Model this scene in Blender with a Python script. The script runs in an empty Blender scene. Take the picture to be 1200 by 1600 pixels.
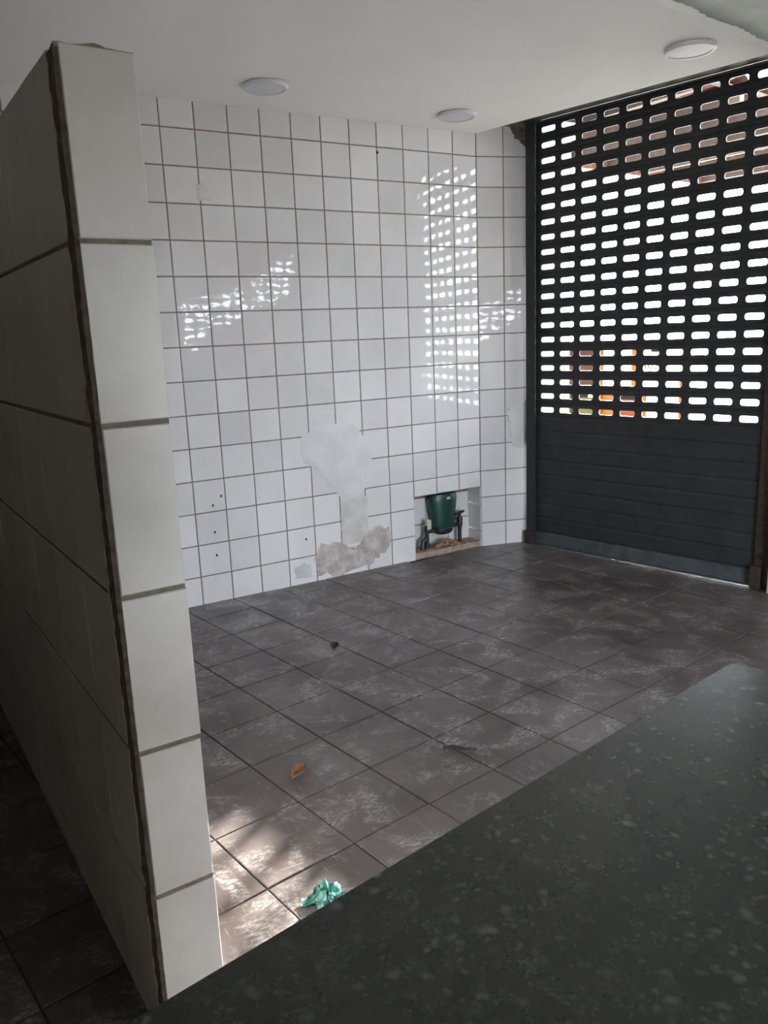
import bpy, bmesh, math, random
from mathutils import Vector, Matrix

# ------------------------------------------------------------------ camera, sky, sun, exposure
scene = bpy.context.scene
COL = scene.collection
V = Vector
cam_d = bpy.data.cameras.new('camera')
cam = bpy.data.objects.new('camera', cam_d)
COL.objects.link(cam)
c_r, c_u, c_f = V((0.8524, -0.5214, -0.0401)), V((0.1456, 0.1631, 0.9758)), V((0.5022, 0.8376, -0.2149))
cm = Matrix((c_r, c_u, -c_f)).transposed().to_4x4()
cm.translation = V((-3.687, -4.721, 1.605))
cam.matrix_world = cm
cam_d.sensor_fit = 'VERTICAL'
cam_d.sensor_height = 36.0
cam_d.lens = 1258.8 / 1600 * 36.0
cam_d.clip_start = 0.02
scene.camera = cam

world = bpy.data.worlds.new('sky')
scene.world = world
world.use_nodes = True
bg = world.node_tree.nodes['Background']
bg.inputs['Color'].default_value = (0.86, 0.93, 1.0, 1)
bg.inputs['Strength'].default_value = 7.0

SUN_DIR = V((0.82, 0.508, 0.2475)).normalized()
sun_d = bpy.data.lights.new('sun', 'SUN')
sun_d.energy = 42.0
sun_d.color = (1.0, 0.93, 0.82)
sun_d.angle = math.radians(1.2)
sun = bpy.data.objects.new('sun', sun_d)
sun.rotation_euler = SUN_DIR.to_track_quat('Z', 'Y').to_euler()
sun.location = SUN_DIR * 20
COL.objects.link(sun)

scene.view_settings.view_transform = 'Standard'
scene.view_settings.look = 'None'
scene.view_settings.gamma = 1.0
scene.view_settings.use_curve_mapping = False
scene.view_settings.exposure = 1.85
scene.cycles.max_bounces = 12
scene.cycles.diffuse_bounces = 8
scene.cycles.caustics_reflective = False
scene.cycles.caustics_refractive = False

# ------------------------------------------------------------------ key measures (metres)
T = 0.2                                   # wall tile pitch
J0 = 2.778                                # height of the top full joint
CEIL = 2.925
SH0 = V((0.388, -0.303, 2.823))           # first hole of the top row but one, on the shutter plane
SD = V((0.2001, -0.9798, 0)).normalized()   # along the shutter
SN = V((0.9798, 0.2001, 0)).normalized()    # outwards
HP = 0.1617                               # hole pitch
PD = V((0.9564, -0.2922, 0)).normalized()   # along the corner pier
PN = V((0.2922, 0.9564, 0)).normalized()    # into the pier
UP = V((0, 0, 1))
rnd = random.Random(7)

# ------------------------------------------------------------------ helpers
def link(o, parent=None):
    COL.objects.link(o)
    if parent is not None:
        o.parent = parent
    return o

def tag(o, label=None, cat=None, group=None, kind=None):
    if label: o['label'] = label
    if cat: o['category'] = cat
    if group: o['group'] = group
    if kind: o['kind'] = kind
    return o

def mesh_data(name, verts, faces, material=None, smooth=False):
    me = bpy.data.meshes.new(name)
    me.from_pydata([tuple(v) for v in verts], [], faces)
    if material: me.materials.append(material)
    if smooth:
        me.polygons.foreach_set('use_smooth', [True] * len(me.polygons))
    me.update()
    return me

def mesh_obj(name, verts, faces, material, parent=None, smooth=False):
    return link(bpy.data.objects.new(name, mesh_data(name, verts, faces, material, smooth)), parent)

def empty(name, loc=(0, 0, 0), rz=0.0):
    o = bpy.data.objects.new(name, None)
    o.location = loc
    o.rotation_euler = (0, 0, rz)
    o.empty_display_size = 0.05
    return link(o)

class MB:
    """collects verts and faces"""
    def __init__(s): s.v, s.f = [], []
    def add(s, vs, fs):
        n = len(s.v); s.v += [V(q) for q in vs]; s.f += [tuple(i + n for i in f) for f in fs]
        return s
    def box(s, a, b):
        (x0, y0, z0), (x1, y1, z1) = a, b
        return s.add([(x0,y0,z0),(x1,y0,z0),(x1,y1,z0),(x0,y1,z0),(x0,y0,z1),(x1,y0,z1),(x1,y1,z1),(x0,y1,z1)],
                     [(0,3,2,1),(4,5,6,7),(0,1,5,4),(1,2,6,5),(2,3,7,6),(3,0,4,7)])
    def obox(s, o, e1, l1, e2, l2, e3, l3):
        """box from corner o along three directions"""
        o = V(o); a, b, c = V(e1) * l1, V(e2) * l2, V(e3) * l3
        q = [o, o+a, o+a+b, o+b, o+c, o+a+c, o+a+b+c, o+b+c]
        fs = [(0,3,2,1),(4,5,6,7),(0,1,5,4),(1,2,6,5),(2,3,7,6),(3,0,4,7)]
        if a.cross(b).dot(c) < 0: fs = [f[::-1] for f in fs]
        return s.add(q, fs)
    def bbox(s, a, b, r):
        """bevelled box, flat faces"""
        bm = bmesh.new()
        bmesh.ops.create_cube(bm, size=1)
        a, b = V(a), V(b)
        for v in bm.verts: v.co = V(((a[i]+b[i])/2 + v.co[i]*(b[i]-a[i]) for i in range(3)))
        bmesh.ops.bevel(bm, geom=bm.edges[:], offset=r, segments=2, affect='EDGES', profile=0.5)
        bm.verts.index_update()
        s.add([v.co.copy() for v in bm.verts], [tuple(v.index for v in f.verts) for f in bm.faces])
        bm.free(); return s
    def prism(s, poly, z0, z1):
        n = len(poly)
        area = sum(poly[i][0]*poly[(i+1)%n][1]-poly[(i+1)%n][0]*poly[i][1] for i in range(n))
        if area < 0: poly = poly[::-1]
        vs = [(x,y,z0) for x,y in poly] + [(x,y,z1) for x,y in poly]
        fs = [tuple(range(n-1,-1,-1)), tuple(range(n,2*n))] + [(i,(i+1)%n,n+(i+1)%n,n+i) for i in range(n)]
        return s.add(vs, fs)
    def tube(s, pts, radii, n=14, caps=True):
        pts = [V(q) for q in pts]
        if not isinstance(radii, (list, tuple)): radii = [radii]*len(pts)
        base = len(s.v); prev = None
        for k, q in enumerate(pts):
            t = (pts[min(k+1,len(pts)-1)] - pts[max(k-1,0)]).normalized()
            if prev is None:
                prev = t.orthogonal().normalized()
            a = (prev - t*prev.dot(t)).normalized(); prev = a; b = t.cross(a)
            for i in range(n):
                w = 2*math.pi*i/n
                s.v.append(q + (a*math.cos(w)+b*math.sin(w))*radii[k])
        for k in range(len(pts)-1):
            for i in range(n):
                s.f.append((base+k*n+i, base+k*n+(i+1)%n, base+(k+1)*n+(i+1)%n, base+(k+1)*n+i))
        if caps:
            s.f.append(tuple(base+i for i in range(n-1,-1,-1)))
            s.f.append(tuple(base+(len(pts)-1)*n+i for i in range(n)))
        return s
    def lathe(s, prof, n=24, sx=1.0, sy=1.0, o=(0,0,0)):
        base = len(s.v); o = V(o)
        for r, z in prof:
            for i in range(n):
                w = 2*math.pi*i/n
                s.v.append(o + V((r*sx*math.cos(w), r*sy*math.sin(w), z)))
        for k in range(len(prof)-1):
            for i in range(n):
                s.f.append((base+k*n+i, base+k*n+(i+1)%n, base+(k+1)*n+(i+1)%n, base+(k+1)*n+i))
        s.f.append(tuple(base+i for i in range(n-1,-1,-1)))
        s.f.append(tuple(base+(len(prof)-1)*n+i for i in range(n)))
        return s
    def build(s, name, material, parent=None, smooth=False):
        o = mesh_obj(name, s.v, s.f, material, parent, smooth)
        if smooth: smooth_by_angle(o.data)
        return o

def smooth_by_angle(me, deg=35):
    bm = bmesh.new(); bm.from_mesh(me)
    bmesh.ops.recalc_face_normals(bm, faces=bm.faces)
    for e in bm.edges:
        e.smooth = len(e.link_faces) == 2 and e.calc_face_angle(0) < math.radians(deg)
    for f in bm.faces: f.smooth = True
    bm.to_mesh(me); bm.free()

# ------------------------------------------------------------------ materials
class NT:
    def __init__(s, name):
        s.m = bpy.data.materials.new(name); s.m.use_nodes = True
        s.t = s.m.node_tree; s.n = s.t.nodes; s.b = s.n['Principled BSDF']
        s.pos = None
    def new(s, kind, **kw):
        nd = s.n.new(kind)
        for k, v in kw.items(): setattr(nd, k, v)
        return nd
    def ln(s, a, b): s.t.links.new(a, b)
    def P(s):
        if s.pos is None: s.pos = s.new('ShaderNodeNewGeometry').outputs['Position']
        return s.pos
    def coords(s, scale=(1,1,1), rot=(0,0,0)):
        mp = s.new('ShaderNodeMapping'); mp.inputs['Scale'].default_value = scale; mp.inputs['Rotation'].default_value = rot
        s.ln(s.P(), mp.inputs['Vector']); return mp.outputs['Vector']
    def noise(s, scale, detail=3, rough=.5, vec=None, dist=0.0):
        nd = s.new('ShaderNodeTexNoise'); nd.inputs['Scale'].default_value = scale
        nd.inputs['Detail'].default_value = detail; nd.inputs['Roughness'].default_value = rough; nd.inputs['Distortion'].default_value = dist
        s.ln(vec if vec is not None else s.P(), nd.inputs['Vector']); return nd.outputs['Fac']
    def voro(s, scale, vec=None, out='Distance', feature='F1'):
        nd = s.new('ShaderNodeTexVoronoi', feature=feature); nd.inputs['Scale'].default_value = scale
        s.ln(vec if vec is not None else s.P(), nd.inputs['Vector']); return nd.outputs[out]
    def ramp(s, fac, stops):
        nd = s.new('ShaderNodeValToRGB'); e = nd.color_ramp.elements
        while len(e) < len(stops): e.new(0.5)
        for k, (p, c) in enumerate(stops):
            e[k].position = p; c = (c, c, c) if isinstance(c, (int, float)) else c; e[k].color = (*c[:3], 1)
        s.ln(fac, nd.inputs['Fac']); return nd.outputs['Color']
    def mix(s, fac, a, b, mode='MIX'):
        nd = s.new('ShaderNodeMix', data_type='RGBA', blend_type=mode)
        for sock, val in ((nd.inputs[0], fac), (nd.inputs[6], a), (nd.inputs[7], b)):
            if isinstance(val, (int, float)): sock.default_value = val
            elif isinstance(val, tuple): sock.default_value = (*val[:3], 1)
            else: s.ln(val, sock)
        return nd.outputs[2]
    def math(s, op, a, b=0.0):
        nd = s.new('ShaderNodeMath', operation=op)
        for sock, val in ((nd.inputs[0], a), (nd.inputs[1], b)):
            if isinstance(val, (int, float)): sock.default_value = val
            else: s.ln(val, sock)
        return nd.outputs[0]
    def rnd(s): return s.new('ShaderNodeObjectInfo').outputs['Random']
    def col(s, c):
        if isinstance(c, tuple): s.b.inputs['Base Color'].default_value = (*c[:3], 1)
        else: s.ln(c, s.b.inputs['Base Color'])
        return s
    def rough(s, r):
        if isinstance(r, (int, float)): s.b.inputs['Roughness'].default_value = r
        else: s.ln(r, s.b.inputs['Roughness'])
        return s
    def spec(s, v): s.b.inputs['Specular IOR Level'].default_value = v; return s
    def metal(s, v): s.b.inputs['Metallic'].default_value = v; return s
    def bump(s, h, strength=.3, dist=.002):
        nd = s.new('ShaderNodeBump'); nd.inputs['Strength'].default_value = strength; nd.inputs['Distance'].default_value = dist
        s.ln(h, nd.inputs['Height']); s.ln(nd.outputs['Normal'], s.b.inputs['Normal']); return s

def plain(name, c, rough=.6, var=.12, scale=12, bump=0.0, metal=0.0, spec=.5):
    t = NT(name)
    lo = tuple(x*(1-var) for x in c); hi = tuple(min(1, x*(1+var)) for x in c)
    n = t.noise(scale, 4)
    t.col(t.ramp(n, [(.3, lo), (.7, hi)])).rough(rough).metal(metal).spec(spec)
    if bump: t.bump(n, bump, .004)
    return t.m

M = {}
# glazed white wall tile
t = NT('glazed_white_tile')
r = t.ramp(t.rnd(), [(0, (.60,.595,.61)), (1, (.68,.675,.69))])
d = t.ramp(t.noise(1.6, 5, .6), [(.42, (.93,.92,.92)), (.62, (1,1,1))])
t.col(t.mix(1.0, r, d, 'MULTIPLY')).rough(.03).spec(.42)
t.bump(t.noise(9.0, 2), .16, .003)
M['tile'] = t.m
# partition tile, satin
t = NT('satin_white_tile')
d = t.ramp(t.noise(3.0, 5, .6), [(.35, (.52,.515,.495)), (.65, (.63,.63,.615))])
t.col(d).rough(.32)
t.bump(t.noise(5.0, 2), .1, .003)
M['ptile'] = t.m
M['grout'] = plain('brown_grout', (.17,.125,.115), .9, .3, 30, .2)
M['mortar'] = plain('dark_mortar', (.12,.098,.076), .95, .45, 45, .8)
M['pgrout'] = plain('olive_grey_grout', (.19,.17,.135), .95, .3, 40, .4)
# floor tile
t = NT('dusty_brown_floor_tile')
base = t.ramp(t.noise(2.2, 5, .6), [(.3, (.054,.039,.038)), (.7, (.098,.077,.075))])
vt = t.ramp(t.rnd(), [(0, .82), (1, 1.12)])
base = t.mix(1.0, base, vt, 'MULTIPLY')
blot = t.ramp(t.noise(5.5, 6, .68, dist=.6), [(.49, 0.0), (.63, 1.0)])
fine = t.ramp(t.noise(38, 6, .75, t.coords((1, 2.4, 1), (0,0,.9))), [(.44, 0.0), (.64, 1.0)])
scuff = t.math('MULTIPLY', blot, fine)
scr = t.ramp(t.noise(7, 3, .6, t.coords((16, .9, 1), (0,0,.35))), [(.64, 0.0), (.72, .8)])
scr2 = t.ramp(t.noise(6, 3, .6, t.coords((.9, 17, 1), (0,0,.7))), [(.65, 0.0), (.72, .7)])
film = t.ramp(t.noise(1.1, 4, .6), [(.35, .02), (.75, .16)])
dust = t.math('ADD', t.math('MULTIPLY', scuff, .85), t.math('ADD', t.math('MULTIPLY', t.math('MAXIMUM', scr, scr2), .45), film))
splash = t.math('MULTIPLY', t.ramp(t.noise(3.6, 5, .62, t.coords((1.4, 1, 1), (0,0,.4)), 1.0), [(.61, 0.0), (.70, .5)]), t.ramp(t.noise(20, 5, .7), [(.40, .25), (.62, 1.0)]))
dust = t.math('MINIMUM', t.math('MAXIMUM', dust, splash), .9)
t.col(t.mix(dust, base, (.42,.41,.41))).rough(t.ramp(t.noise(4, 4), [(.3, .28), (.7, .5)]))
t.bump(t.noise(14, 5), .18, .003)
M['floor'] = t.m
M['joint'] = plain('dirty_floor_joint', (.050,.042,.040), .95, .3, 30)
# ceilings
M['gypsum'] = plain('white_painted_gypsum', (.80,.80,.79), .85, .02, 3)
t = NT('bare_slab_plaster')
t.col(t.ramp(t.noise(3.5, 6, .65), [(.32, (.60,.63,.60)), (.55, (.74,.78,.75)), (.7, (.80,.83,.79))])).rough(.95).bump(t.noise(12, 6), .4, .01)
M['slab'] = t.m
M['paint'] = plain('dull_painted_plaster', (.34,.33,.31), .9, .08, 4, .1)
M['dkpaint'] = plain('dark_brown_painted_plaster', (.26,.225,.18), .9, .1, 4, .1)
M['lampwhite'] = plain('white_plastic', (.62,.62,.66), .45, .02, 8)
M['lamprim'] = plain('white_enamel_rim', (.6,.6,.63), .35, .02, 8)
# shutter
t = NT('charcoal_painted_steel')
n = t.noise(9, 5, .6)
t.col(t.ramp(n, [(.3, (.020,.022,.024)), (.7, (.034,.036,.039))])).rough(t.ramp(t.noise(16, 4), [(.3, .45), (.7, .62)])).metal(.1).spec(.35)
M['steel'] = t.m
t = NT('grey_painted_rail')
t.col(t.ramp(t.noise(14, 5, .6), [(.35, (.04,.045,.05)), (.65, (.075,.083,.09))])).rough(.5)
M['rail'] = t.m
M['black'] = plain('black_iron', (.014,.013,.013), .6, .3, 20)
M['rust'] = plain('rusty_brown_iron', (.03,.018,.013), .8, .5, 25, .3)
# granite
t = NT('dark_green_granite')
c = t.ramp(t.noise(30, 6, .7), [(.34, (.007,.010,.009)), (.50, (.019,.025,.023)), (.66, (.046,.056,.048))])
w1 = t.new('ShaderNodeVectorMath', operation='ADD'); nz_ = t.new('ShaderNodeTexNoise'); nz_.inputs['Scale'].default_value = 40
t.ln(t.P(), nz_.inputs['Vector']); sc_ = t.new('ShaderNodeVectorMath', operation='SCALE'); sc_.inputs['Scale'].default_value = .025
t.ln(nz_.outputs['Color'], sc_.inputs[0]); t.ln(t.P(), w1.inputs[0]); t.ln(sc_.outputs[0], w1.inputs[1]); wv = w1.outputs[0]
for scale, lo, hi, ms, m0, m1, amt, colr in ((95, .10, .42, 15, .46, .66, .5, (.13,.15,.13)), (48, .08, .38, 11, .46, .60, .7, (.13,.165,.15)), (27, .05, .30, 8, .49, .62, .7, (.20,.22,.19)), (60, .06, .36, 7, .50, .66, .45, (.11,.10,.05))):
    g = t.ramp(t.voro(scale, wv), [(lo, 1.0), (hi, 0.0)])
    c = t.mix(t.math('MULTIPLY', g, t.ramp(t.noise(ms, 3), [(m0, 0.0), (m1, amt)])), c, colr)
t.col(c).rough(.27).spec(.75)
M['granite'] = t.m
# patches
t = NT('white_filler'); t.col(t.ramp(t.noise(7, 4), [(.35, (.53,.525,.54)), (.62, (.59,.585,.60))])).rough(.5); M['filler'] = t.m
t = NT('grey_cement_smear'); t.col(t.ramp(t.noise(9, 5), [(.35, (.42,.41,.40)), (.65, (.55,.54,.53))])).rough(.7); M['smear'] = t.m
t = NT('pinkish_bare_plaster'); t.col(t.ramp(t.noise(11, 5, .6), [(.34, (.30,.26,.25)), (.5, (.40,.35,.34)), (.66, (.52,.49,.48))])).rough(.85).bump(t.noise(30, 4), .4, .004); M['stain'] = t.m
M['ledge'] = plain('sandy_mortar', (.30,.24,.19), .95, .25, 25, .5)
M['green'] = plain('dark_green_plastic', (.006,.040,.034), .38, .2, 10)
M['blackpl'] = plain('black_pipe_plastic', (.012,.013,.014), .5, .2, 20)
M['tagpl'] = plain('cream_plastic_tag', (.45,.43,.34), .6, .05, 20)
t = NT('brown_rubble'); t.col(t.ramp(t.noise(40, 4), [(.35, (.14,.07,.04)), (.6, (.33,.19,.11)), (.75, (.42,.31,.2))])).rough(.95); M['rubble'] = t.m
M['leaf'] = plain('dry_brown_leaf', (.20,.10,.055), .8, .35, 60)
M['leafd'] = plain('dark_dry_leaf', (.026,.014,.011), .8, .3, 60)
t = NT('teal_plastic_film'); t.col(t.ramp(t.noise(45, 3), [(.35, (.025,.13,.112)), (.65, (.08,.28,.24))])).rough(.25); M['teal'] = t.m
# outdoors
M['pave'] = plain('pale_concrete_pavement', (.33,.315,.295), .95, .12, 2, .1)
M['nwhite'] = plain('white_lime_wall', (.26,.25,.28), .9, .05, 3)
t = NT('clay_roof_tile'); t.col(t.ramp(t.noise(8, 4), [(.3, (.07,.031,.023)), (.7, (.13,.060,.046))])).rough(.9).spec(.1); M['clay'] = t.m
M['clay_shade'] = plain('shaded_clay_tile', (.042,.021,.017), .9, .3, 8, spec=.05)  # darker copy of the clay, shade under the roof put into the colour
M['timber'] = plain('dark_rafter_timber', (.035,.024,.018), .85, .3, 14)
M['orange'] = plain('orange_paint', (.13,.04,.006), .5, .1, 8, spec=.08)
M['brown'] = plain('brown_painted_panel', (.022,.008,.004), .6, .15, 8, spec=.08)
M['cream'] = plain('cream_board', (.50,.45,.34), .6, .04, 5, spec=.08)
M['yellowg'] = plain('olive_yellow_paint', (.035,.032,.008), .6, .15, 8, spec=.08)
M['redor'] = plain('red_orange_sign', (.075,.018,.007), .6, .1, 8, spec=.08)
M['dkglass'] = plain('dark_glass', (.004,.004,.003), .6, .2, 8, spec=.05)

# ------------------------------------------------------------------ pieces
def tile_mesh(name, w, h, th, bev, pillow, material):
    """glazed tile in the XZ plane, front at y=0 facing -Y, body towards +Y; 40 triangles"""
    xs, zs = (-w/2+bev, 0, w/2-bev), (-h/2+bev, 0, h/2-bev)
    v = [(xs[i], -(pillow if i == 1 and j == 1 else (pillow*.5 if i == 1 or j == 1 else 0)), zs[j]) for j in range(3) for i in range(3)]
    f = []
    for j in range(2):
        for i in range(2):
            a = j*3+i; f.append((a, a+1, a+4, a+3))
    ring_in = [0,1,2,5,8,7,6,3]
    xo, zo = (-w/2, 0, w/2), (-h/2, 0, h/2)
    nsm = len(f)                                          # the glazed face is smooth, the rim stays crisp
    b0 = len(v)
    for k in ring_in: v.append(v[k])
    base = len(v)
    for k in ring_in: v.append((xo[k % 3], bev*.7, zo[k // 3]))
    for k in range(8):
        f.append((b0+k, base+k, base+(k+1) % 8, b0+(k+1) % 8))
    b2 = len(v)
    for k in ring_in: v.append((xo[k % 3], bev*.7, zo[k // 3]))
    b3 = len(v)
    for k in ring_in: v.append((xo[k % 3], th, zo[k // 3]))
    for k in range(8):
        f.append((b2+k, b3+k, b3+(k+1) % 8, b2+(k+1) % 8))
    me = mesh_data(name, v, f, material)
    me.polygons.foreach_set('use_smooth', [i < nsm for i in range(len(f))])
    return me

def put_tile(me, centre, e_right, parent, name='tile', tilt=.0028):
    """front faces e_right x up turned outwards: local X -> e_right, local Z -> up"""
    o = bpy.data.objects.new(name, me)
    e = V(e_right).normalized(); y = UP.cross(e)
    m = Matrix((e, y, UP)).transposed()
    m = m @ Matrix.Rotation(rnd.gauss(0, tilt), 3, 'X') @ Matrix.Rotation(rnd.gauss(0, tilt), 3, 'Z')
    m4 = m.to_4x4(); m4.translation = V(centre)
    link(o, parent); o.matrix_world = m4
    return o

def join_tiles(me, spots, e_right, parent, name):
    """many far tiles as one part"""
    e = V(e_right).normalized(); y = UP.cross(e)
    vs, fs = [], []
    src = [v.co.copy() for v in me.vertices]; pf = [tuple(p.vertices) for p in me.polygons]
    for c in spots:
        n = len(vs); vs += [V(c) + e*q.x + y*q.y + UP*q.z for q in src]; fs += [tuple(i+n for i in f) for f in pf]
    o = mesh_obj(name, vs, fs, me.materials[0], parent)
    o['kind'] = 'stuff'
    return o

def blob(name, outline, origin, eu, en, thick, material, parent, jitter=.012, sub=5, seed=1):
    """irregular thin skin on a wall: outline in (u, z), grown along en"""
    rr = random.Random(seed)
    pts = []
    n = len(outline)
    for i in range(n):
        a, b = V((*outline[i], 0)), V((*outline[(i+1) % n], 0))
        for k in range(sub):
            q = a.lerp(b, k/sub); pts.append((q.x + rr.gauss(0, jitter), q.y + rr.gauss(0, jitter)))
    cx = sum(p[0] for p in pts)/len(pts); cz = sum(p[1] for p in pts)/len(pts)
    o, eu, en = V(origin), V(eu), V(en)
    vs, fs = [], []
    m = len(pts)
    for sc, h in ((1.0, -.002), (1.0, thick*.25), (.9, thick), (.5, thick*1.15)):
        for u, z in pts:
            vs.append(o + eu*(cx+(u-cx)*sc) + UP*max(.001, cz+(z-cz)*sc) + en*h)
    for k in range(3):
        for i in range(m):
            fs.append((k*m+i, k*m+(i+1) % m, (k+1)*m+(i+1) % m, (k+1)*m+i))
    vs.append(o + eu*cx + UP*cz + en*thick*1.15); c = len(vs)-1
    for i in range(m): fs.append((3*m+i, 3*m+(i+1) % m, c))
    ob = mesh_obj(name, vs, fs, material, parent)
    smooth_by_angle(ob.data, 60)
    return ob

def struct(name, mb, material, label, cat, smooth=False):
    return tag(mb.build(name, material, None, smooth), label, cat, None, 'structure')

# ------------------------------------------------------------------ the room
REAR = -5.6
def shp(s, n=0.0, z=0.0):
    """point on the shutter plane: s along, n outwards, absolute z"""
    q = SH0 + SD*s + SN*n; return V((q.x, q.y, z))
S_END = (REAR - SH0.y)/SD.y                              # where the facade meets the rear wall

# floor: slab and tiles laid on a lattice turned 8.3 degrees
fl_poly = [(-4.9, .0), (0, .0), tuple((PD*.4 + PN*.02)[:2]), tuple(shp(-.17, .06)[:2]), tuple(shp(S_END, .06)[:2]), (-4.9, REAR)]
floor = struct('floor', MB().prism(fl_poly, -.12, -.004), M['joint'], 'dark brown tiled floor with dusty white scuffs', 'floor')
LO, LA, LP = V((-2.660, -2.332, 0)), math.radians(8.278), .3283
le, lnn = V((math.cos(LA), math.sin(LA), 0)), V((-math.sin(LA), math.cos(LA), 0))
tw = LP - .0058
fm = bpy.data.meshes.new('floor_tile')
bm = bmesh.new(); bmesh.ops.create_cube(bm, size=1)
for v in bm.verts: v.co = V((v.co.x*tw, v.co.y*tw, (v.co.z-.5)*.012))
bmesh.ops.bevel(bm, geom=[e for e in bm.edges if all(v.co.z > -.001 for v in e.verts)], offset=.002, segments=1, affect='EDGES')
bm.to_mesh(fm); bm.free(); fm.materials.append(M['floor'])
def inside(q, poly):
    c = False; n = len(poly)
    for i in range(n):
        (x1, y1), (x2, y2) = poly[i], poly[(i+1) % n]
        if (y1 > q[1]) != (y2 > q[1]) and q[0] < (x2-x1)*(q[1]-y1)/(y2-y1)+x1: c = not c
    return c
view_poly = [(-3.9, -3.1), (-3.5, .0), (0, .0), (.36, -.12), (.8, -2.1), (-.9, -3.2), (-2.5, -3.4)]
far_v, far_f = [], []
sv = [v.co.copy() for v in fm.vertices]; sf = [tuple(p.vertices) for p in fm.polygons]
grown = [(-4.9, .12), (.1, .12), tuple((PD*.4 + PN*.1)[:2]), tuple(shp(-.17, .10)[:2]), tuple(shp(S_END, .10)[:2]), (-4.9, REAR)]
ROT = Matrix.Rotation(LA, 3, 'Z')
for a in range(-16, 16):
    for b in range(-18, 14):
        q = LO + le*((a+.5)*LP) + lnn*((b+.5)*LP)
        if not inside((q.x, q.y), grown): continue
        dz = rnd.gauss(0, .0006)
        if any(inside((q.x+dx, q.y+dy), view_poly) for dx in (-.15, .15) for dy in (-.15, .15)):
            o = bpy.data.objects.new('floor_tile', fm); link(o, floor)
            o.location = (q.x, q.y, dz); o.rotation_euler = (rnd.gauss(0, .0015), rnd.gauss(0, .0015), LA)
        else:
            n = len(far_v); far_v += [ROT @ p + q for p in sv]; far_f += [tuple(i+n for i in f) for f in sf]
tag(mesh_obj('floor_tile_field', far_v, far_f, M['floor'], floor), kind='stuff')

# back wall with its niche
NZ = .462; ND = .16
wb = MB().box((-4.9, .003, -.1), (-.602, .3, 3.45)).box((-.602, .003, NZ), (.003, .3, 3.45)).box((-.602, ND, -.1), (.003, .3, NZ))
wall_back = struct('wall_back', wb, M['grout'], 'tall back wall of glazed white square tiles with brown grout', 'wall')
tm = tile_mesh('glazed_tile', T-.0065, T-.0065, .006, .003, .00022, M['tile'])
far = []
for i in range(-13, 11):
    for j in range(-1, 14):
        c = V(((i-11+.5)*T, 0, J0-(j+.5)*T))
        if j >= 12 and i >= 8: continue
        if i < -4: far.append(c); continue
        if j == 11 and i >= 8: continue                   # the cut row over the niche
        put_tile(tm, c, (1, 0, 0), wall_back)
join_tiles(tm, far, (1, 0, 0), wall_back, 'tile_field')
hcut = J0 - 11*T - NZ
tcut = tile_mesh('cut_tile', T-.0065, hcut-.004, .006, .003, .0002, M['tile'])
for i in (8, 9, 10): put_tile(tcut, ((i-10.5)*T, 0, NZ + hcut/2), (1, 0, 0), wall_back)
for i in (8, 9, 10):                                      # niche lining
    for k in (0, 1):
        put_tile(tm, ((i-10.5)*T, ND-.006, NZ-.1-k*T-.05), (1, 0, 0), wall_back)
tside = tile_mesh('side_tile', ND-.008, T-.0065, .005, .003, .0003, M['tile'])
for k in (0, 1, 2):
    put_tile(tside, (-.004, ND/2, NZ-.1-k*T+.06), (0, -1, 0), wall_back)
    put_tile(tside, (-.598, ND/2, NZ-.1-k*T+.06), (0, 1, 0), wall_back)
MB().box((-.598, .006, -.003), (-.006, ND-.008, .042)).build('niche_ledge', M['ledge'], wall_back)
blob('filler_patch', [(-1.47,.95),(-1.38,1.03),(-1.24,1.05),(-1.07,1.03),(-.95,.92),(-.93,.80),(-.985,.69),(-1.0,.60),(-1.05,.545),(-1.2,.54),(-1.24,.62),(-1.33,.70),(-1.4,.78),(-1.46,.84)],
     (0,0,0), (1,0,0), (0,-1,0), .004, M['filler'], wall_back, .008, 4, 3)
blob('cement_smear', [(-1.19,.53),(-.99,.53),(-.985,.36),(-.99,.22),(-1.19,.20),(-1.2,.38)], (0,0,0), (1,0,0), (0,-1,0), .002, M['smear'], wall_back, .005, 4, 5)
blob('bare_plaster', [(-1.40,.03),(-1.41,.16),(-1.36,.25),(-1.22,.23),(-1.13,.17),(-1.05,.19),(-1.0,.27),(-.90,.31),(-.83,.28),(-.80,.19),(-.86,.10),(-.95,.05),(-1.1,.02),(-1.25,.012)],
     (0,0,0), (1,0,0), (0,-1,0), .005, M['stain'], wall_back, .010, 4, 9)
blob('bare_plaster', [(-1.56,.04),(-1.56,.12),(-1.50,.14),(-1.44,.11),(-1.44,.03)], (0,0,0), (1,0,0), (0,-1,0), .003, M['smear'], wall_back, .008, 3, 11)
blob('filler_dab', [(-2.015,2.395),(-2.02,2.485),(-1.97,2.495),(-1.945,2.46),(-1.94,2.40)], (0,0,0), (1,0,0), (0,-1,0), .003, M['filler'], wall_back, .004, 3, 13)
for x, z in ((-2.09,.448), (-2.087,.618), (-2.09,.30), (-2.03,.67), (-.7985,2.745), (-1.47,.30)):
    MB().tube([(x, -.002, z), (x+.002, .001, z)], [.007, .009], 8).build('screw_hole', M['black'], wall_back)

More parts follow.
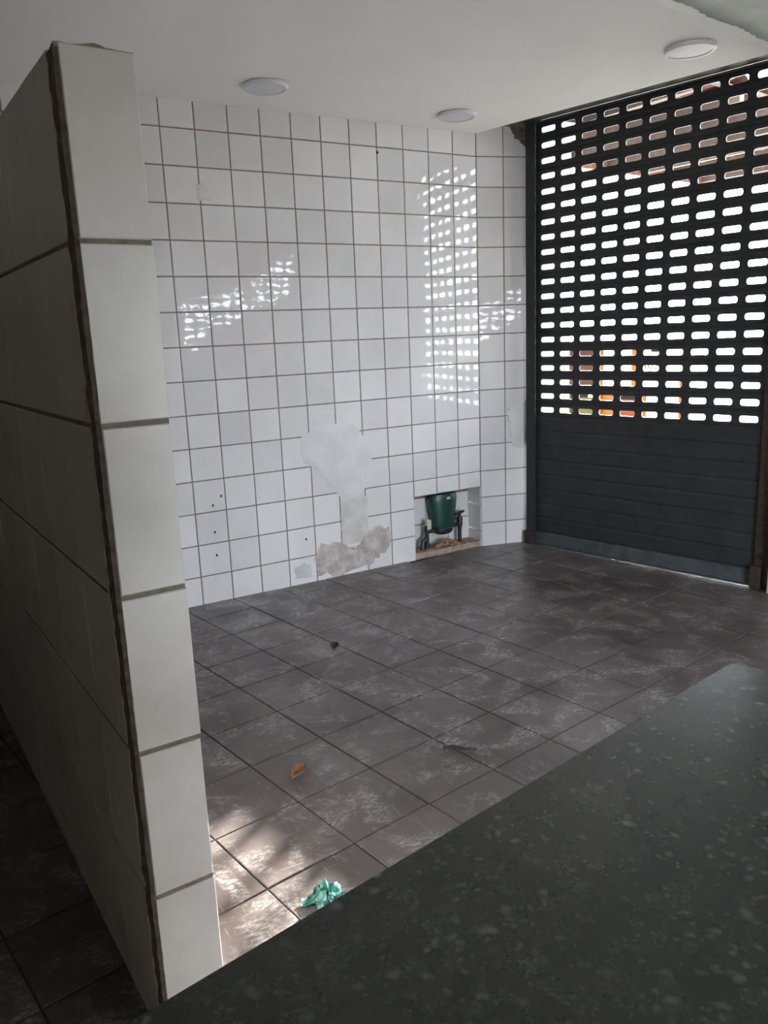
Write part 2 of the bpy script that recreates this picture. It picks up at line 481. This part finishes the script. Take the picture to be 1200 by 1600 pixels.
# corner pier between back wall and shutter
wc = MB().obox(V((0,0,-.1)) + PN*.003, PD, .40, PN, .28, UP, 3.55)
wall_corner = struct('wall_corner', wc, M['grout'], 'narrow tiled pier turned towards the shutter', 'wall')
for k in range(2):
    for j in range(-1, 14):
        put_tile(tm, PD*((k+.5)*T) + UP*(J0-(j+.5)*T), PD, wall_corner)
blob('filler_patch', [(.205,1.0),(.22,1.03),(.29,1.06),(.36,1.08),(.375,.98),(.37,.80),(.36,.735),(.30,.73),(.265,.76),(.245,.85),(.235,.92)], (0,0,0), PD, -PN, .004, M['filler'], wall_corner, .006, 4, 21)
blob('broken_edge', [(.392,1.10),(.384,1.04),(.374,.97),(.378,.90),(.370,.84),(.368,.79),(.380,.765),(.402,.76),(.405,1.10)], (0,0,0), PD, -PN, .008, M['black'], wall_corner, .0035, 4, 23)
blob('soot_stain', [(.25,2.975),(.28,2.90),(.34,2.87),(.385,2.82),(.398,2.80),(.398,2.975)], (0,0,0), PD, -PN, .0015, M['mortar'], wall_corner, .005, 4, 25)

# facade: beam over the shutter and the wall beside it
wr = MB()
wr.obox(shp(1.66, -.10, -.1), SD, S_END-1.66+.2, SN, .22, UP, 3.55)
wr.obox(shp(-.30, .03, 3.03), SD, 2.0, SN, .2, UP, .42)
wall_right = struct('wall_right', wr, M['paint'], 'plain plastered facade wall beside the shutter', 'wall')

# rear wall with an opening closed by the second shutter
RX0, RX1 = -.42, 1.28
DX0, DX1, DZ = -2.3, -.9, 1.9  # doorway added out of view to let more daylight into the room
we = MB().box((-5.1, REAR-.2, -.1), (DX0, REAR, 3.45)).box((DX1, REAR-.2, -.1), (RX0, REAR, 3.45)).box((DX0, REAR-.2, DZ), (DX1, REAR, 3.45))
we.box((RX1, REAR-.2, -.1), (shp(S_END).x+.4, REAR, 3.45)).box((RX0, REAR-.2, 3.0), (RX1, REAR, 3.45))
struct('wall_rear', we, M['paint'], 'plastered rear wall behind the counter with an added doorway for daylight', 'wall')
struct('wall_left', MB().box((-5.1, REAR, -.1), (-4.9, .3, 3.45)), M['dkpaint'], 'plastered left wall of the dark passage', 'wall')

# gypsum ceiling with a ragged sawn edge, bare slab above
edge = [(.009, .0), (.397, -1.93)]
cut0, cut1 = V((.37, -1.965)), V((-.73, -2.137))
pts = [(-4.9, .003), (.0, .003), (.012, -.07), (.397, -1.915)]
N = 150
for k in range(N+1):
    q = cut0.lerp(cut1, k/N*4.6)
    if q.x < -4.9: break
    w = .018 if k % 2 else -.004
    pts.append((q.x, q.y + w*rnd.random()*.55 + .008*math.sin(k*.45)))
pts.append((-4.9, -2.75))
ceiling = struct('ceiling', MB().prism(pts, CEIL, CEIL+.03), M['gypsum'], 'flat white gypsum ceiling with a ragged cut edge', 'ceiling')
struct('ceiling_slab', MB().box((-5.1, REAR-.2, 3.42), (shp(S_END).x+.6, .3, 3.6)).prism([(-4.9, -2.62), (.2, -1.78), (.46, -1.97), tuple(shp(1.68, -.09)[:2]), tuple(shp(S_END, -.09)[:2]), (-4.9, REAR)], 2.985, 3.42), M['slab'], 'bare grey green slab above the cut ceiling', 'ceiling')

# partition wall
CN = V((-3.354, -3.109, 0)); PAX = V((.042, -.9991, 0)).normalized(); PAN = V((.9991, .042, 0)).normalized()
PTH = .142
PLEN = 3.10
wp = MB().obox(CN - PAX*(PLEN), PAX, PLEN-.004, PAN, PTH, UP, 2.118)
wp.v = [q - PAN*0 for q in wp.v]
part = struct('wall_partition', wp, M['pgrout'], 'half height partition wall clad in large white tiles', 'wall')
joints = [2.132, 1.797, 1.453, 1.104, .758, .410, .063, -.28]
for k in range(7):
    z1, z0 = joints[k], joints[k+1]
    h = z1 - z0 - (.011 if k else .008)
    zc = (z1+z0)/2
    me = tile_mesh('end_tile', .135 + (.004 if k % 2 else 0), h, .008, .0025, .0003, M['ptile'])
    put_tile(me, CN + PAN*(.0745) + UP*zc, PAN, part, 'tile', .002)
    lm = tile_mesh('face_tile', .287, h, .010, .002, .0003, M['ptile'])
    l0 = tile_mesh('face_tile_cut', .235, h, .010, .002, .0003, M['ptile'])
    for c in range(11):
        s0 = -.285 - .29*c                                # joint positions behind the corner
        if c == 0: put_tile(l0, CN + PAX*(-.165) - PAN*.004 + UP*zc, -PAX*-1, part, 'tile', .002)
        if -s0 + .29 < PLEN:
            put_tile(lm, CN + PAX*(s0-.145) - PAN*.004 + UP*zc, PAX, part, 'tile', .002)
            put_tile(lm, CN + PAX*(s0-.145) + PAN*(PTH+.004) + UP*zc, -PAX, part, 'tile', .002)
        if c == 0: put_tile(l0, CN + PAX*(-.165) + PAN*(PTH+.004) + UP*zc, -PAX, part, 'tile', .002)
# ragged mortar: corner strip and top
rr = random.Random(5)
mb = MB(); prev = None; rows = []
nz = 110
for k in range(nz+1):
    z = 2.12*k/nz
    a = .043 + rr.gauss(0, .0007) + .0012*math.sin(k*.23) + .0018*math.sin(k*.071)
    d = -.003 + rr.gauss(0, .0012)
    rows.append([CN - PAX*a - PAN*(-.002) + UP*z, CN - PAX*a - PAN*d*-1 + UP*z, CN - PAX*.003 - PAN*(.0015+rr.random()*.0025) + UP*z, CN + PAN*(.0055 + rr.gauss(0, .0006)) + PAX*(.002) + UP*z])
for k in range(nz):
    for i in range(3):
        n = len(mb.v); mb.v += [rows[k][i], rows[k][i+1], rows[k+1][i+1], rows[k+1][i]]; mb.f.append((n, n+1, n+2, n+3))
mb.build('corner_mortar', M['mortar'], part)
mb = MB(); n1 = 14
prof = []
for k in range(n1+1):
    u = k/n1; bumpz = .006*math.exp(-((u-.5)/.13)**2) + rr.gauss(0, .0006)
    prof.append(bumpz)
for k in range(n1):
    for (da, db) in ((.004, -.06), ):
        a0 = CN + PAN*(PTH*k/n1) + UP*2.11; a1 = CN + PAN*(PTH*(k+1)/n1) + UP*2.11
        h0, h1 = .0195+prof[k], .0195+prof[k+1]
        q = [a0-PAX*.07, a1-PAX*.07, a1-PAX*.003, a0-PAX*.003, a0-PAX*.07+UP*(h0-.01), a1-PAX*.07+UP*(h1-.01), a1-PAX*.003+UP*h1, a0-PAX*.003+UP*h0]
        mb.add(q, [(4,5,6,7),(3,2,6,7)[::-1],(0,1,5,4)])
mb.build('top_mortar', M['pgrout'], part)
for (z0, z1, w) in ((1.46, 1.54, .010), (1.10, 1.19, .011), (1.20, 1.32, .009), (1.34, 1.40, .008)):   # pale broken chips along the corner
    blob('tile_chip', [(-.052, z0), (-.052-w, (z0+z1)/2), (-.050, z1), (-.046, (z0+z1)/2)], CN - PAN*.002, PAX, -PAN, .003, M['tagpl'], part, .0012, 3, int(z0*100))

# ------------------------------------------------------------------ roll-up shutters
def slat_mesh(name, length, off, pitch, height, holes, hw=.113, hh=.037, rad=.013, th=.010):
    """local: X along, Z up (0 = centre), front (room side) towards -Y; crown proud, beads along both edges"""
    mb = MB(); half = height/2; band = .037*height/.1
    x0, x1 = off, off+length
    crown, edge_y = -.006, 0.0
    # profile strips above and below the crown band
    def strip(za, ya, zb, yb):
        mb.add([(x0, ya, za), (x1, ya, za), (x1, yb, zb), (x0, yb, zb)], [(0,1,2,3)])
        mb.add([(x0, ya+th, za), (x1, ya+th, za), (x1, yb+th, zb), (x0, yb+th, zb)], [(3,2,1,0)])
    strip(-half-.003, edge_y+.001, -band, crown); strip(band, crown, half+.003, edge_y)
    # interlocking bead at the bottom edge
    mb.tube([(x0, .003, -half+.001), (x1, .003, -half+.001)], .0062, 8)
    if not holes:
        strip(-band, crown, band, crown)
    else:
        xs = [pitch*c for c in holes]
        bounds = [x0] + [x - pitch/2 for x in xs] + [xs[-1] + pitch/2, x1]
        strip_cells = [(bounds[0], bounds[1]), (bounds[-2], bounds[-1])]
        for a, b in strip_cells:
            mb.add([(a, crown, -band), (b, crown, -band), (b, crown, band), (a, crown, band)], [(0,1,2,3)])
            mb.add([(a, crown+th, -band), (b, crown+th, -band), (b, crown+th, band), (a, crown+th, band)], [(3,2,1,0)])
        for x in xs:
            ring, outer = [], []
            for (sx, sz, a0) in ((1, -1, -90), (1, 1, 0), (-1, 1, 90), (-1, -1, 180)):
                for k in range(4):
                    w = math.radians(a0 + 30*k)
                    px = sx*(hw/2-rad) + rad*math.cos(w); pz = sz*(hh/2-rad) + rad*math.sin(w)
                    ring.append((x+px, pz))
                    horiz = (k < 2) == (a0 in (-90, 90))
                    if k in (1, 2): outer.append((x+sx*pitch/2, sz*band))
                    elif horiz: outer.append((x+px, sz*band))
                    else: outer.append((x+sx*pitch/2, pz))
            n = len(ring); b = len(mb.v)
            for y in (crown, crown+th):
                mb.v += [V((p[0], y, p[1])) for p in ring] + [V((p[0], y, p[1])) for p in outer]
            for k in range(n):
                k2 = (k+1) % n
                def face(*ids):
                    u = []
                    for i in ids:
                        if not any((mb.v[i]-mb.v[j]).length < 1e-6 for j in u): u.append(i)
                    if len(u) > 2: mb.f.append(tuple(u))
                face(b+k, b+n+k, b+n+k2, b+k2)
                face(b+2*n+k2, b+3*n+k2, b+3*n+k, b+2*n+k)
                mb.f.append((b+k, b+k2, b+2*n+k2, b+2*n+k))
    me = mesh_data(name, mb.v, mb.f, M['steel'])
    return me

SL0, SL1 = -.150, 1.625
perf = slat_mesh('perforated_slat', SL1-SL0, SL0, HP, .1, list(range(10)))
plainm = slat_mesh('plain_slat', SL1-SL0, SL0, HP, .109, [])
def make_shutter(label, group, origin, rz, all_holes=False):
    """origin: point at floor under the first hole column; local X along the shutter, -Y into the room"""
    root = empty('roll_shutter', origin, rz)
    tag(root, label, 'roll-up shutter')
    for r in range(-1, 19):
        o = bpy.data.objects.new('perforated_slat', perf); link(o, root)
        o.location = (0, rnd.gauss(0, .0007), SH0.z - .1*r); o.rotation_euler = (rnd.gauss(0, .006), 0, 0)
    for k in range(8):
        o = bpy.data.objects.new('plain_slat', plainm); link(o, root)
        o.location = (0, rnd.gauss(0, .001), .973 - .109*(k+.5)); o.rotation_euler = (rnd.gauss(0, .012), 0, 0)
    MB().bbox((SL0+.02, -.014, .005), (SL1-.02, .012, .102), .003).box((SL0+.03, -.040, .005), (SL1-.03, -.012, .011)).build('bottom_rail', M['rail'], root)
    for a, b in ((-.168, -.088), (1.552, 1.655)):
        MB().box((a, -.035, 0), (b, -.024, 3.0)).box((a, .028, 0), (b, .036, 3.0)).box((a if a < 0 else b-.008, -.035, 0), (a+.008 if a < 0 else b, .036, 3.0)).build('guide_rail', M['steel'] if a < 0 else M['rust'], root)
    MB().box((SL0, -.012, 2.972), (SL1, .012, 2.984)).build('top_rail', M['rail'], root)
    MB().tube([(SL0-.02, -.06, 3.16), (SL1+.02, -.06, 3.16)], .13, 24).build('coil_drum', M['black'], root, True)
    MB().box((SL0-.03, -.22, 3.00), (SL0-.02, .06, 3.32)).build('end_bracket', M['black'], root)
    MB().box((SL1+.02, -.22, 3.00), (SL1+.03, .06, 3.32)).build('end_bracket', M['black'], root)
    MB().bbox((SL0-.03, -.235, 2.985), (SL1+.04, -.01, 3.02), .004).build('housing_plate', M['black'], root)
    MB().box((SL0-.03, -.24, 3.02), (SL1+.04, -.232, 3.36)).build('housing_plate', M['black'], root)
    return root
rz_sh = math.atan2(SD.y, SD.x)
sh1 = make_shutter('charcoal steel roll-up shutter with rows of slots above plain slats', None, (SH0.x, SH0.y, 0), rz_sh)
for x, z0, z1 in ((-.145, .0, .11),):
    MB().bbox((-.185, -.05, 0), (-.10, -.01, .10), .006).build('guide_foot', M['rust'], sh1)
MB().bbox((1.535, -.06, 0), (1.60, -.01, .14), .006).build('guide_foot', M['rust'], sh1)
sh2 = make_shutter('second slotted roll-up shutter in the rear wall behind the counter', None, (RX1-.17+.02, REAR-.05, 0), math.pi)

# ------------------------------------------------------------------ daylight portals (guide the sky's light through the openings)
for p, q, w, h, z in ((shp((SL0+SL1)/2, .16), -SN, 1.75, 2.1, 1.95), (V(((RX0+RX1)/2, REAR-.25, 0)), V((0, 1, 0)), 1.7, 2.1, 1.95),
                      (V(((DX0+DX1)/2, REAR-.25, 0)), V((0, 1, 0)), DX1-DX0, DZ, DZ/2)):
    ld = bpy.data.lights.new('window_portal', 'AREA'); ld.shape = 'RECTANGLE'; ld.size = w; ld.size_y = h
    ld.cycles.is_portal = True
    lo = bpy.data.objects.new('window_portal', ld); lo.location = (p.x, p.y, z)
    lo.rotation_euler = (-q).to_track_quat('Z', 'Y').to_euler(); link(lo)

# ------------------------------------------------------------------ ceiling lamps
def lamp(x, y, label):
    root = empty('ceiling_lamp', (x, y, CEIL))
    tag(root, label, 'ceiling lamp', 'round lamps on the gypsum ceiling')
    MB().lathe([(.112, 0), (.122, -.004), (.122, -.018), (.116, -.024), (.104, -.024), (.104, -.018)], 40).build('rim', M['lamprim'], root, True)
    MB().lathe([(.104, -.010), (.104, -.020), (.07, -.0225), (.02, -.0235)], 40).build('diffuser', M['lampwhite'], root, True)
lamp(-.08, -1.815, 'round white ceiling lamp nearest the ragged ceiling edge')
lamp(-1.745, -.44, 'round white ceiling lamp nearest the partition wall')
lamp(-.428, -.36, 'round white ceiling lamp above the niche')

# ------------------------------------------------------------------ granite counter
K0, K1 = V((-2.458, -3.868, 0)), V((-3.590, -4.055, 0))
KE = (K1-K0).normalized(); KB = V((.36, -.933, 0)).normalized()
root = empty('bar_counter', (K0.x, K0.y, 0))
tag(root, 'dark green speckled granite counter in the foreground', 'counter')
L, Dp = 1.75, .64
kp = [K0, K0+KE*L, K0+KE*L+KB*Dp, K0+KB*Dp]
bm = bmesh.new()
vb = [bm.verts.new((q.x, q.y, .97)) for q in kp]
f = bm.faces.new(vb)
ex = bmesh.ops.extrude_face_region(bm, geom=[f])
for v in ex['geom']:
    if isinstance(v, bmesh.types.BMVert): v.co.z = 1.0
bmesh.ops.recalc_face_normals(bm, faces=bm.faces)
bmesh.ops.bevel(bm, geom=bm.edges[:], offset=.004, segments=2, affect='EDGES')
me = bpy.data.meshes.new('granite_top'); bm.to_mesh(me); bm.free(); me.materials.append(M['granite'])
o = bpy.data.objects.new('granite_top', me); link(o, root); o.matrix_parent_inverse = Matrix.Translation((-K0.x, -K0.y, 0))
for q0 in (.55, L-.17):
    kq = [K0+KE*q0+KB*.08, K0+KE*(q0+.12)+KB*.08, K0+KE*(q0+.12)+KB*(Dp-.08), K0+KE*q0+KB*(Dp-.08)]
    o = MB().prism([(q.x, q.y) for q in kq], 0, .97).build('support_pier', M['paint'], root)
    o.matrix_parent_inverse = Matrix.Translation((-K0.x, -K0.y, 0))

# ------------------------------------------------------------------ niche contents
root = empty('water_meter', (-.30, .075, .042))
tag(root, 'dark green capped water meter on black pipes inside the niche', 'water meter')
mb = MB().lathe([(.070, .140), (.088, .148), (.100, .20), (.112, .28), (.120, .345), (.120, .375), (.108, .400), (.07, .412)], 28, 1.0, .52)
mb.build('meter_casing', M['green'], root, True)
MB().lathe([(.05, .092), (.07, .100), (.082, .118), (.082, .142), (.07, .150)], 24, 1.0, .6).build('meter_base', M['blackpl'], root, True)
MB().lathe([(.018, .0), (.020, .012), (.012, .018)], 14, 1.0, .6, (.01, -.058, .362)).build('casing_badge', M['tagpl'], root, True)
MB().tube([(-.15, 0, .125), (.16, 0, .145)], .014, 12).build('cross_pipe', M['blackpl'], root, True)
MB().tube([(-.150, 0, 0), (-.150, 0, .11), (-.150, 0, .17)], [.017, .016, .018], 12).build('inlet_pipe', M['blackpl'], root, True)
p2 = MB().tube([(.150, 0, 0), (.150, 0, .10), (.152, 0, .145), (.152, 0, .19), (.152, 0, .215)], [.015, .015, .022, .022, .012], 12).build('outlet_pipe', M['blackpl'], root, True)
MB().tube([(.105, -.012, .222), (.152, 0, .228), (.200, .012, .232)], [.009, .012, .009], 10).build('valve_handle', M['blackpl'], p2, True)
MB().bbox((-.168, -.035, .15), (-.130, -.028, .225), .004).build('paper_tag', M['tagpl'], root)
MB().tube([(-.20, -.01, 0), (-.195, -.01, .06), (-.150, -.005, .09)], [.02, .018, .014], 10).build('elbow_pipe', M['blackpl'], root, True)
# broken masonry in front of the meter
rr = random.Random(3); mb = MB()
for k in range(80):
    x = rr.gauss(-.31, .075); y = rr.uniform(.012, .045); z = .045 + max(0, .058 - abs(x+.31)*.42) * rr.random()**.7
    r0 = rr.uniform(.009, .02); bmm = bmesh.new(); bmesh.ops.create_icosphere(bmm, subdivisions=1, radius=r0)
    for v in bmm.verts: v.co = V((v.co.x*rr.uniform(.7, 1.4), v.co.y*rr.uniform(.7, 1.3), v.co.z*rr.uniform(.5, 1.0))) + V((x, y, z))
    bmm.verts.index_update(); mb.add([v.co.copy() for v in bmm.verts], [tuple(v.index for v in q.verts) for q in bmm.faces]); bmm.free()
tag(mb.build('rubble', M['rubble']), 'small heap of brown broken masonry on the niche ledge', 'rubble', None, 'stuff')

# ------------------------------------------------------------------ litter on the floor
def leaf(name, x, y, rz, l, w, curl, material, label, cat):
    mb = MB(); n = 8
    for i in range(n+1):
        u = i/n; half = w*math.sin(math.pi*min(.98, max(.04, u)))**.8
        for j in range(5):
            a = (j-2)/2
            mb.v.append(V(((u-.5)*l, a*half, .002 + curl*(a*a)*(.5+.5*u) + .35*curl*math.sin(u*3.0) + rr.random()*.002)))
    for i in range(n):
        for j in range(4): mb.f.append((i*5+j, (i+1)*5+j, (i+1)*5+j+1, i*5+j+1))
    o = mb.build(name, material); o.location = (x, y, .0015); o.rotation_euler = (0, 0, rz)
    for p in o.data.polygons: p.use_smooth = True
    so = o.modifiers.new('thickness', 'SOLIDIFY'); so.thickness = .0012
    return tag(o, label, cat)
leaf('dry_leaf', -2.583, -2.185, .3, .075, .030, .030, M['leaf'], 'curled light brown dry leaf on the floor before the partition', 'leaf')
leaf('dry_leaf', -1.874, -1.135, 1.0, .07, .022, .016, M['leafd'], 'dark shrivelled leaf on the floor near the patched wall', 'leaf')
tw_ = MB().tube([(-.06,0,.008),(-.02,.008,.010),(.02,-.004,.012),(.07,.006,.007)], [.006,.008,.006,.003], 8).build('twig', M['leafd'], None, True)
tw_.location = (-1.985, -2.376, .0); tw_.rotation_euler = (0, 0, -.75)
tag(tw_, 'short dark twig lying on the scuffed floor tiles', 'twig')
# crumpled teal plastic
rr = random.Random(12); mb = MB(); n = 14
for i in range(n+1):
    for j in range(n+1):
        u, v = i/n-.5, j/n-.5
        e_ = max(0, 1-(2.0*math.hypot(u, v))**2)
        mb.v.append(V((u*.105 + .014*math.sin(9*v+2), v*.08 + .010*math.sin(11*u), .004 + e_*(.022 + .022*math.sin(17*u+5*v)*math.cos(13*v-3*u)) + rr.random()*.006)))
for i in range(n):
    for j in range(n):
        a = i*(n+1)+j; mb.f.append((a, a+n+1, a+n+2, a+1))
o = mb.build('plastic_bag', M['teal']); o.location = (-2.815, -2.835, .0); o.rotation_euler = (0, 0, .5)
so = o.modifiers.new('thickness', 'SOLIDIFY'); so.thickness = .0008
tag(o, 'crumpled teal plastic bag on the floor at the counter edge', 'plastic bag')

# ------------------------------------------------------------------ outdoors, seen through the slots
gp = MB().box((-30, -40, -.2), (50, 40, -.13))
struct('ground', gp, M['pave'], 'pale sunlit pavement outside the shutter', 'ground')
sp_ = MB().obox(shp(-1.2, .062, -.13), SD, 4.2, SN, 1.3, UP, .118)
struct('threshold', sp_, M['pave'], 'pale concrete step just outside the shutter', 'step')
# neighbouring white wall end
root = empty('neighbour_wall', (1.15, 2.3, -.13))
tag(root, 'white lime-washed neighbouring wall seen through the leftmost slots', 'building')
MB().box((-.5, -1.55, 0), (.47, 2.2, 3.40)).build('wall_block', M['nwhite'], root)
MB().box((-.53, -1.58, 3.30), (.50, 2.2, 3.43)).build('wall_cap', M['nwhite'], root)
# clay tile lean-to roof
root = empty('lean_to_roof', (1.2, -.3, 3.36))
tag(root, 'red clay tile lean-to roof on dark rafters outside', 'roof')
RL, RW = 5.6, 2.55
skew = .11
def rp(x, y, z): return V((x, y + skew*x, z + .02*y))
for k in range(9):
    x = .1 + k*(RL-.3)/8
    q = [rp(x, 0, .0), rp(x+.07, 0, .0), rp(x+.07, RW, .0), rp(x, RW, .0), rp(x, 0, .11), rp(x+.07, 0, .11), rp(x+.07, RW, .11), rp(x, RW, .11)]
    MB().add(q, [(0,3,2,1),(4,5,6,7),(0,1,5,4),(1,2,6,5),(2,3,7,6),(3,0,4,7)]).build('rafter', M['timber'], root)
for k in range(7):
    y = .05 + k*(RW-.15)/6
    q = [rp(0, y, .11), rp(RL, y, .11), rp(RL, y+.05, .11), rp(0, y+.05, .11), rp(0, y, .135), rp(RL, y, .135), rp(RL, y+.05, .135), rp(0, y+.05, .135)]
    MB().add(q, [(0,3,2,1),(4,5,6,7),(0,1,5,4),(1,2,6,5),(2,3,7,6),(3,0,4,7)]).build('batten', M['timber'], root)
ct = MB(); m = 8
for s_, rad in ((0, .105), (1, .095)):
    for i in range(m+1):
        w = math.pi*i/m
        ct.v.append(V((rad*math.cos(w), 0 if s_ == 0 else .56, .055*math.sin(w) + (0 if s_ == 0 else .02))))
for i in range(m): ct.f.append((i, m+1+i, m+2+i, i+1))
cme = mesh_data('roof_tile', ct.v, ct.f, M['clay_shade'])
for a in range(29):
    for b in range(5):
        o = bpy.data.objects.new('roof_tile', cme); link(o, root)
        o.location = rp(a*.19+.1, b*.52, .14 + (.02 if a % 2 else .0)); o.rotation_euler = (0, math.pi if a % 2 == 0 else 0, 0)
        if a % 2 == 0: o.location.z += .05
MB().add([rp(0, RW, -.02), rp(RL, RW, -.02), rp(RL, RW+.03, -.02), rp(0, RW+.03, -.02), rp(0, RW, .15), rp(RL, RW, .15), rp(RL, RW+.03, .15), rp(0, RW+.03, .15)],
         [(0,3,2,1),(4,5,6,7),(0,1,5,4),(1,2,6,5),(2,3,7,6),(3,0,4,7)]).build('fascia_board', M['clay'], root)
# added unseen blocker behind the rear shutter: sloping slabs leave a strip of sky
root = empty('sky_blocker', (-1.0, -9.0, -.13))
tag(root, 'added unseen dark slabs cutting the sky behind the rear shutter to a strip', 'light blocker')
def slope_slab(x0, x1, za, zb, y0, y1):
    return [(x0,y0,za(x0)),(x1,y0,za(x1)),(x1,y1,za(x1)),(x0,y1,za(x0)),(x0,y0,zb(x0)),(x1,y0,zb(x1)),(x1,y1,zb(x1)),(x0,y1,zb(x0))]
BOXF = [(0,3,2,1),(4,5,6,7),(0,1,5,4),(1,2,6,5),(2,3,7,6),(3,0,4,7)]
MB().add(slope_slab(.3, 5.5, lambda x: 0, lambda x: 1.23+.46*(x-1.0), -.2, 0), BOXF).build('lower_blocker', M['timber'], root)
MB().add(slope_slab(.3, 6.0, lambda x: 2.0+.39*(x-1.0), lambda x: 3.5+.39*(x-1.0), -.2, .05), BOXF).build('upper_blocker', M['timber'], root)
for x in (.35, 3.0, 5.4):
    MB().box((x, -.15, 0), (x+.1, -.05, 2.1+.39*(x-1.0))).build('blocker_post', M['timber'], root)
# street stall
root = empty('street_stall', tuple(shp(0, 4.0, -.13)), rz_sh)
tag(root, 'orange and cream street stall across the pavement outside', 'stall')
def sx(px): return -2.743 + (px-870)*.00915
def sz(py): return 1.305 - (py-548)*.00745 + .13
def panel(name, x0, x1, y0, y1, material, d=.02, parent=root):
    return MB().box((sx(x0), -d, sz(y1)), (sx(x1), 0.0, sz(y0))).build(name, material, parent)
MB().box((sx(880), .0, 0), (sx(1062), .28, sz(545))).build('stall_body', M['cream'], root)
MB().box((sx(878), -.08, sz(545)), (sx(1064), .30, sz(542))).build('stall_roof', M['cream'], root)
panel('door_panel', 886, 937, 546, 607, M['brown'])
panel('corner_post', 937, 946, 545, 668, M['orange'], .05)
panel('price_board', 946, 991, 546, 607, M['cream'])
panel('corner_post', 991, 998, 545, 608, M['orange'], .05)
bd = panel('price_board', 998, 1058, 546, 607, M['cream'])
tc = bpy.data.curves.new('board_lettering', 'FONT'); tc.body = 'UZZ'; tc.size = .085; tc.extrude = .001; tc.materials.append(M['dkglass'])
tmp = bpy.data.objects.new('board_lettering', tc); tme = bpy.data.meshes.new_from_object(tmp); bpy.data.objects.remove(tmp); bpy.data.curves.remove(tc)
to = bpy.data.objects.new('board_lettering', tme); link(to, bd); to.location = (sx(1008), -.023, sz(578)); to.rotation_euler = (math.pi/2, 0, 0)
panel('side_post', 880, 897, 609, 668, M['yellowg'], .05)
panel('service_window', 897, 922, 609, 626, M['dkglass'])
panel('lower_panel', 897, 937, 626, 668, M['yellowg'])
panel('lower_panel', 946, 966, 607, 668, M['orange'])
wn = panel('service_window', 966, 997, 609, 627, M['dkglass'])
panel('red_sign', 966, 997, 627, 668, M['redor'])
panel('corner_post', 1000, 1011, 608, 668, M['orange'], .05)
panel('white_panel', 1011, 1058, 608, 668, M['cream'])
panel('thin_post', 1058, 1063, 596, 668, M['orange'], .05)
panel('dark_bracket', 1020, 1032, 543, 551, M['dkglass'], .08)
